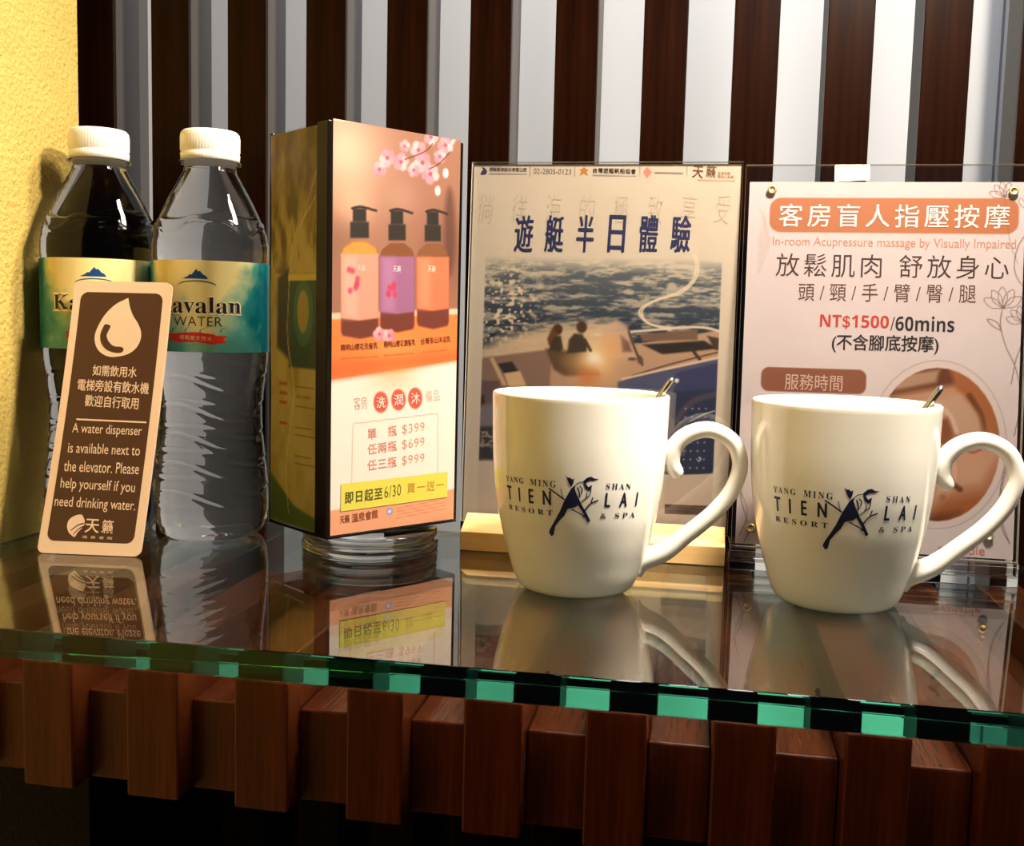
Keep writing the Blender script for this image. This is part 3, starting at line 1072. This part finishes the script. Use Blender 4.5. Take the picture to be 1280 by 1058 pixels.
# console, windscreen, sun flare
s.poly([(752, 412), (770, 400), (784, 408), (796, 446), (768, 450), (752, 440)], (206, 172, 150), 0.12, 0.9)
s.poly([(776, 420), (786, 428), (790, 440), (778, 440)], (96, 62, 62), 0.1, 0.9)
s.line([(786, 415), (795, 440), (803, 456)], 0.10, (92, 66, 54)); s.ell(800, 450, 3.5, 6, (96, 70, 50), 0.06, 1, -0.4)
s.ell(790, 449, 5, 1.8, (80, 58, 48), 0.05)
s.glow(744, 452, 1.7, (255, 206, 140), 0.85); s.glow(742, 449, 0.75, (255, 246, 220), 1.0); s.glow(765, 432, 0.9, (240, 170, 110), 0.6)
s.glow(735, 470, 0.9, (214, 120, 60), 0.7)
# the couple on the bench, seen from behind
s.ell(697, 412, 6, 7, (70, 44, 24), 0.07); s.poly([(690, 410), (684, 424), (686, 432), (694, 430), (697, 416)], (104, 66, 26), 0.07)
s.poly([(688, 430), (694, 420), (701, 420), (704, 436), (700, 440), (686, 438)], (62, 52, 36), 0.06)
s.ell(727, 409, 6.5, 7.5, (78, 48, 30), 0.07); s.poly([(709, 442), (711, 425), (718, 417), (728, 418), (734, 430), (733, 440)], (66, 54, 44), 0.07)
s.line([(731, 425), (738, 438)], 0.13, (80, 62, 46), 1, False)
# curling light trail
for o_ in (0, 3):
    s.line([(866 + o_, 318), (870 + o_, 332), (866 + o_, 350), (850, 364 + o_), (824, 374), (803 + o_, 384), (800 + o_, 394), (812, 405), (838, 413 - o_)], 0.075, (238, 218, 190), 0.85)
# lower part: engine bay and deck shade
s.poly([(598, 496), (905, 496), (905, 572), (596, 574)], (120, 104, 104), 0.05)
s.poly([(597, 476), (625, 476), (625, 500), (597, 508)], (104, 84, 84), 0.06)
s.poly([(597, 496), (605, 494), (606, 504), (597, 508)], (56, 42, 36), 0.05)
s.poly([(597, 512), (640, 500), (640, 532), (597, 532)], (124, 116, 126), 0.1)
s.poly([(597, 534), (640, 532), (640, 574), (595, 574)], (58, 56, 66), 0.08)
spk = np.clip((fbm(s.X * 4, s.Y * 4, 3, 51) - 0.5) * 6, 0, 1) * (s.Y < D(545)) * (s.Y > D(573)) * (s.X < 3) * inner
s.mix(spk * 0.7, (190, 170, 150))
s.poly([(830, 490), (898, 486), (894, 592), (846, 594), (830, 560)], (40, 48, 78), 0.05)
s.line([(838, 540), (862, 505), (895, 492)], 0.22, (84, 72, 84), 0.8)
for i in range(4):
    for j in range(8):
        s.ell(857 + 8.4 * i + j * -0.4, 511 + j * 10.6, 0.9, 0.9, (196, 196, 206), 0.03)
s.line([(862, 527), (880, 518), (893, 514)], 0.05, (206, 204, 200), 0.8); s.line([(874, 572), (876, 574), (873, 577)], 0.05, (226, 226, 226), 0.9)
# paper below the picture, side margins
s.poly([(560, 573), (846, 594), (930, 592), (930, 660), (560, 660)], (208, 192, 178), 0.03)
s.poly([(830, 596), (895, 592), (895, 640), (830, 640)], (206, 186, 168), 0.04)
for k in range(4):
    s.line([(832, 632 + 3 * k), (886, 634 + 3 * k)], 0.09, (70, 54, 48), 0.9, False)
s.col += (1 - inner)[..., None] * (np.array((220, 204, 184)) - s.col) * (s.Y < D(330))[..., None]
# header
cres = [(602, 209), (606, 210), (609, 214), (608, 218), (603, 219), (600, 218), (604, 216), (604, 212)]
s.shape(cres[::-1], ink((44, 40, 72)))
s.text('遊艇服務股份有限公司', (612, 211.5), (658, 212.5), 5, (96, 86, 96), 0.015)
s.line([(612, 217.5), (658, 218)], 0.05, (120, 110, 112), 0.8, False)
s.text('02-2805-0123', (667, 214), (714, 215), 7, (112, 96, 84))
s.shape([(724, 220), (727, 214), (724, 213), (729, 210), (730, 208), (731, 210), (736, 213), (733, 214), (735, 220), (730, 217)], ink((150, 98, 34)))
s.text('台灣遊艇帆船協會', (741, 213), (795, 214.5), 6.5, (48, 40, 38), 0.02, 1.1)
s.line([(741, 219.5), (795, 220.5)], 0.045, (120, 110, 106), 0.8, False)
s.shape([(809, 209), (812, 212), (815, 215.5), (812, 219), (809, 223), (806, 219), (804, 215.5), (806, 212)], ink((204, 104, 92)))
s.line([(819, 216.5), (853, 217)], 0.06, (90, 72, 66), 0.85, False)
s.text('天', (866, 214.5), (879, 215.5), 15, (122, 76, 40), 0.02)
s.text('籟', (883, 214), (895, 215), 15, (134, 86, 48), 0.012)
s.text('溫泉會館', (897, 216.5), (913, 217), 4, (190, 128, 92)); s.text('陽明山溫泉', (897, 221), (917, 221.5), 4, (190, 118, 84))
s.line([(872, 225.5), (918, 226.5)], 0.045, (196, 120, 88), 0.85, False)
for x in (662.5, 718, 800, 859):
    s.line([(x, 208), (x, 221)], 0.03, (140, 122, 104), 0.8, False)
for k, ch in enumerate('徜徉海的極致享受'):
    x = 607 + 42.4 * k
    s.text(ch, (x - 9, 262 - abs(k - 4) * .5), (x + 9, 262.5), 36, (204, 184, 160), -0.014)
for (a, b, ch) in zip((644, 682, 721.5, 761, 800, 839.5), (666, 704, 742, 781, 822, 863), '遊艇半日體驗'):
    s.text(ch, (a, 292), (b, 292.8), 46, (38, 42, 88), 0.015)
p = s.build('yacht_poster', M_PAPER, boat, flat_fn())
p.matrix_local = mb
p['label'] = 'poster of a couple on a motor boat at sea'

# ================================================================== ACRYLIC SIGN, MASSAGE
H_MASS = [[0.04821343, 0.001973028, -45.645036717], [0.002944068, -0.049182209, 30.69847298], [0.000149035, 2.3726e-05, 1.0]]
mas = empty('massage_sign', wp(46.7, -4.4, 0))
tag(mas, 'pink massage price notice in a clear acrylic holder behind the right mug', 'sign stand')
MO = (39.75, -4.6, 1.25)
ml_ = lean(MO, (0, 2.3, 19.25), (46.7, -4.4))
bm = yz_prism([(-1.0, 0.01), (-1.0, 1.2), (-0.30, 1.2), (-0.30, 0.45), (0.16, 0.45), (0.16, 1.2), (1.9, 1.2), (1.9, 0.01)], -7.25, 7.05, 0.03)
link('acrylic_foot', mesh_of(bm, 'acrylic_foot', M_ACRYL), mas)
pane('front_sheet', -0.22, 14.12, -0.35, 20.35, 0.04, 0.16, mas, ml_)
pane('back_sheet', -0.22, 14.12, -0.35, 20.35, -0.16, -0.04, mas, ml_)
s = Sheet(13.92, 19.45, 290, 400, (232, 216, 218), H_MASS, 0.44)
n = fbm(s.X * 0.45, s.Y * 0.6, 4, 41)
s.mix(np.clip((n - 0.35) * 2, 0, 1) * 0.3, (222, 198, 194))
s.poly(rrect(1.1, 13.62, 16.74, 18.6, 0.6), (202, 122, 78), 0.03, 1.0, True)
s.text('客房盲人指壓按摩', (974, 269), (1262, 271), 29, (255, 255, 255), 0.006, 1.28)
s.text('In-room Acupressure massage by Visually Impaired', (966, 303), (1270, 307), 15, (222, 150, 116))
s.text('放鬆肌肉', (970, 331), (1102, 333), 29, (72, 40, 34), -0.002, 1.22)
s.text('舒放身心', (1124, 333), (1261, 335), 29, (72, 40, 34), -0.002, 1.22)
s.text('頭 / 頸 / 手 / 臂 / 臀 / 腿', (998, 365), (1220, 367.5), 23, (104, 60, 46))
s.text(bold('NT$1500'), (1025, 402), (1111, 404), 18, (214, 60, 42))
s.text(bold('/60mins'), (1113, 404), (1193, 406), 19, (40, 28, 30), 0.0)
s.text('(不含腳底按摩)', (1040, 429), (1173, 432), 23, (44, 30, 30), 0.014)
s.poly(rrect(1.0, 6.4, 8.2, 9.5, 0.42), (150, 92, 68), 0.03, 1.0, True)
s.text('服務時間', (981, 477), (1053, 479.5), 20, (234, 196, 180))
# oval picture of a back massage
cx_, cy_, rx_, ry_ = 1172, 556, 78, 96
s.ell(cx_, cy_, rx_ + 9, ry_ + 10, (186, 164, 160), 0.03); s.ell(cx_, cy_, rx_ + 8, ry_ + 9, (232, 212, 208), 0.03)
keep = s.col.copy()
s.poly([(1040, 430), (1290, 430), (1290, 690), (1040, 690)], (204, 150, 118), 0.05)
s.poly([(1040, 440), (1190, 440), (1200, 480), (1130, 492), (1040, 510)], (112, 62, 36), 0.2)
s.poly([(1120, 470), (1175, 462), (1170, 478), (1120, 488)], (196, 156, 130), 0.12, 0.9)
s.poly([(1185, 455), (1215, 452), (1250, 500), (1252, 545), (1232, 545), (1225, 520), (1196, 488)], (176, 104, 60), 0.16)
s.line([(1212, 495), (1226, 520), (1230, 545)], 0.22, (110, 58, 26), 0.8)
s.poly([(1170, 500), (1200, 492), (1222, 520), (1228, 540), (1180, 545), (1172, 525)], (206, 164, 138), 0.2)
s.poly([(1150, 530), (1185, 522), (1194, 545), (1180, 560), (1150, 560)], (140, 78, 40), 0.16)
s.line([(1172, 505), (1188, 520), (1196, 540)], 0.16, (226, 196, 176), 0.8)
s.glow(1215, 590, 2.2, (214, 166, 138), 0.8)
s.poly([(1130, 620), (1165, 625), (1230, 610), (1250, 580), (1250, 660), (1120, 665)], (166, 92, 44), 0.5, 0.9)
s.poly([(1130, 640), (1170, 644), (1200, 640), (1170, 660), (1120, 660)], (104, 52, 22), 0.25, 0.9)
s.line([(1183, 594), (1192, 606), (1200, 612)], 0.2, (96, 48, 28), 0.8); s.line([(1206, 563), (1216, 566), (1226, 562)], 0.08, (160, 100, 76), 0.9)
s.line([(1180, 580), (1188, 575), (1192, 570)], 0.1, (120, 70, 48), 0.8); s.ell(1178, 622, 4, 3, (150, 90, 64), 0.08)
g_ = np.linspace(0, 2 * np.pi, 60, endpoint=False)
msk = Sheet(13.92, 19.45, 290, 400, (0, 0, 0), H_MASS)
msk.ell(cx_, cy_, rx_, ry_, (1, 1, 1), 0.03)
s.col = keep + msk.col * (s.col - keep)
# line-drawn flowers
LC = (128, 98, 92)


def flower(x, y, k, a):
    for q in (-1.0, -0.45, 0.05, 0.6, 1.1):
        t = a + q
        dx, dy = math.sin(t), -math.cos(t)
        s.line([(x, y), (x + k * (.55 * dx - .22 * dy), y + k * (.55 * dy + .22 * dx)), (x + k * dx, y + k * dy), (x + k * (.55 * dx + .22 * dy), y + k * (.55 * dy - .22 * dx)), (x, y)], 0.03, LC, 0.85)


flower(1254, 386, 27, -0.1)
s.line([(1252, 388), (1251, 410), (1258, 435), (1270, 462), (1276, 500), (1268, 545)], 0.035, LC, 0.9)
s.line([(1252, 414), (1240, 407), (1234, 399), (1246, 403), (1252, 414)], 0.035, LC, 0.9)
flower(1279, 404, 22, -0.3); s.line([(1280, 405), (1277, 430), (1270, 450), (1264, 480)], 0.035, LC, 0.9)
flower(1256, 247, 20, -0.25)
s.line([(1256, 247), (1262, 300), (1272, 330)], 0.03, LC, 0.5)
s.line([(1284, 290), (1272, 310), (1268, 335), (1274, 352), (1284, 362)], 0.035, LC, 0.9)
s.line([(1282, 262), (1274, 254), (1276, 248), (1284, 256)], 0.03, LC, 0.9)
for o_ in (0, 9):
    s.line([(1262, 560 + o_), (1250, 615 + o_), (1252, 650 + o_), (1262, 680)], 0.035, LC, 0.8)
s.line([(934, 590), (926, 620), (936, 660), (930, 678)], 0.035, LC, 0.9); s.line([(920, 600), (934, 640), (924, 670)], 0.03, LC, 0.8)
for o_ in range(5):
    s.line([(950 + o_ * 3, 262 + 9 * o_), (956 + o_, 275 + 9 * o_), (948, 300 + 10 * o_)], 0.12, (214, 190, 186), 0.5)
s.text('available', (1172, 685.5), (1231, 689), 12, (222, 132, 104))
p = s.build('massage_notice', M_PAPER, mas, flat_fn())
p.matrix_local = ml_
p['label'] = 'pink paper notice with orange heading and flower line drawings'
for (a, b) in ((965, 238), (1266, 240), (1235, 670), (938, 660)):
    q = s.c((a, b))
    o = link('corner_screw', lathe_me('corner_screw', [(0.24, 0.0), (0.24, 0.05), (0.20, 0.08), (0.13, 0.08), (0.12, 0.04), (0.02, 0.04)], M_BRASS, 24), mas)
    o.matrix_local = ml_ @ Matrix.Translation((q[0] * CM, q[1] * CM, 0.165 * CM))

# ================================================================== MUGS
def mug_r(z):
    return float(np.interp(z, [0, 0.12, 0.35, 0.9, 1.5, 2.1, 2.7, 3.6, 5.05, 6.2, 7.05, 9.45], [2.55, 2.75, 2.92, 3.12, 3.29, 3.48, 3.64, 3.85, 4.06, 4.15, 4.19, 4.25]))


def smooth_r(z):
    return sum(mug_r(min(9.45, max(0, z + d))) for d in (-.3, -.15, 0, .15, .3)) / 5 if z > 0.3 else mug_r(z)


def make_mug():
    e = empty('coffee_mug', wp(0, 0, 0))
    out = [(2.3, 0.10), (2.42, 0.02), (2.55, 0.0)] + [(smooth_r(z), z) for z in np.linspace(0.1, 9.32, 60)]
    out += [(4.23, 9.40), (4.17, 9.45), (4.09, 9.45), (4.02, 9.40)]
    out += [(smooth_r(z) - 0.27, z) for z in np.linspace(9.3, 0.9, 40)] + [(2.4, 0.55), (1.2, 0.45), (0.2, 0.45)]
    link('mug_body', lathe_me('mug_body', out, M_CERAMIC, 128), e)
    pts = [(2.75, 1.0), (3.15, 1.38), (4.26, 1.88), (5.38, 2.82), (6.55, 3.9), (7.36, 5.05), (7.66, 6.28), (7.26, 7.32), (6.22, 7.85), (5.2, 7.62), (4.55, 6.98), (4.45, 6.25), (4.72, 5.72), (4.86, 5.5)]
    pth = spline(pts, 8)
    n = len(pth)
    rad = []
    for i in range(n):
        t = i / (n - 1)
        r = float(np.interp(t, [0, .1, .2, .45, .65, .8, .9, .96, .985, 1], [.62, .54, .42, .38, .40, .42, .36, .28, .2, .05]))
        rad.append(r)
    a = math.radians(4)
    p3 = np.array([(x * math.cos(a), x * math.sin(a), z) for x, z in pth])
    link('handle', tube_me('handle', p3, rad, M_CERAMIC, 24, 1.25, Vector((-math.sin(a), math.cos(a), 0))), e)
    # printed bird and lettering
    V, F, Mi = [], [], []

    def put(P, fs):
        b = bmesh.new()
        vs_ = [b.verts.new((p[0], p[1], 0)) for p in P]
        for f in fs:
            try: b.faces.new([vs_[i] for i in f])
            except ValueError: pass
        bmesh.ops.triangulate(b, faces=b.faces[:])
        lg = [e_ for e_ in b.edges if e_.calc_length() > 0.3]
        if lg: bmesh.ops.subdivide_edges(b, edges=lg, cuts=2)
        bmesh.ops.triangulate(b, faces=b.faces[:])
        b.verts.index_update()
        k = len(V)
        for v in b.verts:
            z = v.co.y
            r = smooth_r(z) + 0.012
            t = v.co.x / 4.07
            V.append((r * math.sin(t) * CM, -r * math.cos(t) * CM, z * CM))
        for f in b.faces:
            F.append(tuple(k + v.index for v in f.verts))
        b.free()

    def zp(p):
        return ((620 + p[0] / 6.4 - 711) / 26.5, 5.81 - ((570 + p[1] / 6.4) - 600) / 26.8)

    def stroke(pts_, w):
        q = np.array([zp(p) for p in pts_])
        if len(q) > 2: q = spline(q, 4)
        L_, R_ = [], []
        for i in range(len(q)):
            d = q[min(i + 1, len(q) - 1)] - q[max(i - 1, 0)]
            d /= max(np.linalg.norm(d), 1e-9)
            nrm = np.array([-d[1], d[0]]) * w / 2
            L_.append(q[i] + nrm); R_.append(q[i] - nrm)
        k = len(q)
        put(L_ + R_, [(i, i + 1, k + i + 1, k + i) for i in range(k - 1)])

    def shp(pts_):
        put([zp(p) for p in pts_], [tuple(range(len(pts_)))])

    shp([(640, 228), (606, 262), (558, 355), (520, 450), (482, 520), (440, 590), (424, 625), (446, 656), (466, 640), (482, 572), (520, 520), (555, 480), (582, 425), (640, 408), (684, 372), (652, 312), (634, 262)])
    shp([(695, 200), (724, 172), (754, 164), (776, 178), (814, 182), (776, 196), (742, 196), (716, 214), (704, 240)])
    shp([(704, 236), (716, 222), (735, 246), (762, 228), (757, 268), (736, 277), (712, 258)])
    shp([(562, 160), (580, 178), (596, 176), (612, 190), (626, 180), (622, 222), (606, 250), (588, 222), (574, 190)])
    stroke([(640, 230), (664, 214), (700, 206)], 0.04); stroke([(757, 268), (745, 312), (706, 346), (686, 368)], 0.04)
    stroke([(668, 240), (690, 262), (684, 300)], 0.05); stroke([(720, 290), (728, 310), (716, 330)], 0.04); stroke([(652, 250), (668, 290), (672, 330)], 0.06)
    stroke([(664, 370), (716, 452), (754, 522)], 0.14); stroke([(432, 272), (490, 306), (556, 352)], 0.07)
    stroke([(612, 424), (680, 458), (730, 486)], 0.05); stroke([(715, 432), (756, 378), (816, 350)], 0.06)
    stroke([(758, 378), (766, 352), (772, 326)], 0.05); stroke([(528, 268), (536, 310), (548, 346)], 0.03)
    stroke([(500, 480), (530, 486), (560, 478)], 0.03); stroke([(700, 480), (728, 486), (754, 500)], 0.06)
    for (t, a_, b_, h, kw) in ((serif('YANG'), (-3.42, 5.52), (-2.2, 5.55), .27, dict(spacing=1.35)), (serif('MING'), (-1.82, 5.55), (-0.55, 5.55), .31, dict(spacing=1.35)),
                               ('TIEN', (-3.36, 4.87), (-0.80, 4.90), .64, dict(weight=.035, spacing=2.6)), (serif('RESORT'), (-3.36, 4.18), (-0.72, 4.22), .25, dict(spacing=1.7)),
                               (serif('SHAN'), (1.7, 5.53), (2.95, 5.48), .28, dict(spacing=1.4)), ('LAI', (1.72, 4.90), (3.42, 4.86), .64, dict(weight=.035, spacing=2.8)),
                               (serif('& SPA'), (1.52, 4.16), (3.42, 4.12), .26, dict(spacing=1.55))):
        v, fs = fit_text(t, a_, b_, h, **kw)
        put(v, fs)
    me = bpy.data.meshes.new('printed_logo')
    me.from_pydata(V, [], F)
    me.materials.append(M_NAVY)
    me.update()
    lg = link('printed_logo', me, e)
    lg['label'] = 'navy bird on a branch with hotel lettering'
    return e


mug1 = make_mug()
mug2 = copy_tree(mug1)
mug1.location = wp(31.92, -10.95, 0.01)
mug2.location = wp(44.22, -10.35, 0.01)
mug2.rotation_euler = (0, 0, math.radians(-4))
tag(mug1, 'white ceramic mug with navy bird logo in front of the yacht trip poster', 'mug', 'white logo mugs')
tag(mug2, 'white ceramic mug with navy bird logo in front of the pink massage notice', 'mug', 'white logo mugs')


# ------------------------------------------------------------------ spoons in the mugs
def make_spoon():
    e = empty('teaspoon', wp(0, 0, 0))
    # handle runs up along local x-z; bowl at the bottom
    pth = spline([(-0.75, 0, 1.22), (0.1, 0, 2.6), (2.0, 0, 6.2), (3.55, 0, 9.0), (4.35, 0, 10.28)], 8)
    n = len(pth)
    rad = [float(np.interp(i / (n - 1), [0, .25, .9, .98, 1], [.12, .10, .16, .15, .05])) for i in range(n)]
    link('spoon_handle', tube_me('spoon_handle', pth, rad, M_STEEL, 16, 1.5), e)
    V, F = [], []
    A, B = 9, 24
    for i in range(A + 1):
        for k in range(B):
            t = 2 * math.pi * k / B
            q = i / A
            V.append((1.0 * q * math.cos(t) * CM, 0.72 * q * math.sin(t) * CM, -0.22 * (1 - q * q) * CM))
    for i in range(A):
        for k in range(B):
            a, b = i * B + k, i * B + (k + 1) % B
            F.append((a, b, b + B, a + B))
    me = bpy.data.meshes.new('spoon_bowl')
    me.from_pydata(V, [], F); me.materials.append(M_STEEL)
    me.polygons.foreach_set('use_smooth', [True] * len(F))
    o = link('spoon_bowl', me, e)
    md = o.modifiers.new('thickness', 'SOLIDIFY'); md.thickness = 0.0008
    o.location = (-1.25 * CM, 0, 1.04 * CM); o.rotation_euler = (0, math.radians(-20), 0)
    return e


sp1 = make_spoon()
sp2 = copy_tree(sp1)
sp1.location = wp(31.92, -10.95, 0.01); sp1.rotation_euler = (0, 0, math.radians(6))
sp2.location = wp(44.22, -10.35, 0.01); sp2.rotation_euler = (0, 0, math.radians(6))
tag(sp1, 'steel teaspoon standing in the mug in front of the yacht trip poster', 'teaspoon', 'teaspoons in the mugs')
tag(sp2, 'steel teaspoon standing in the mug in front of the pink massage notice', 'teaspoon', 'teaspoons in the mugs')
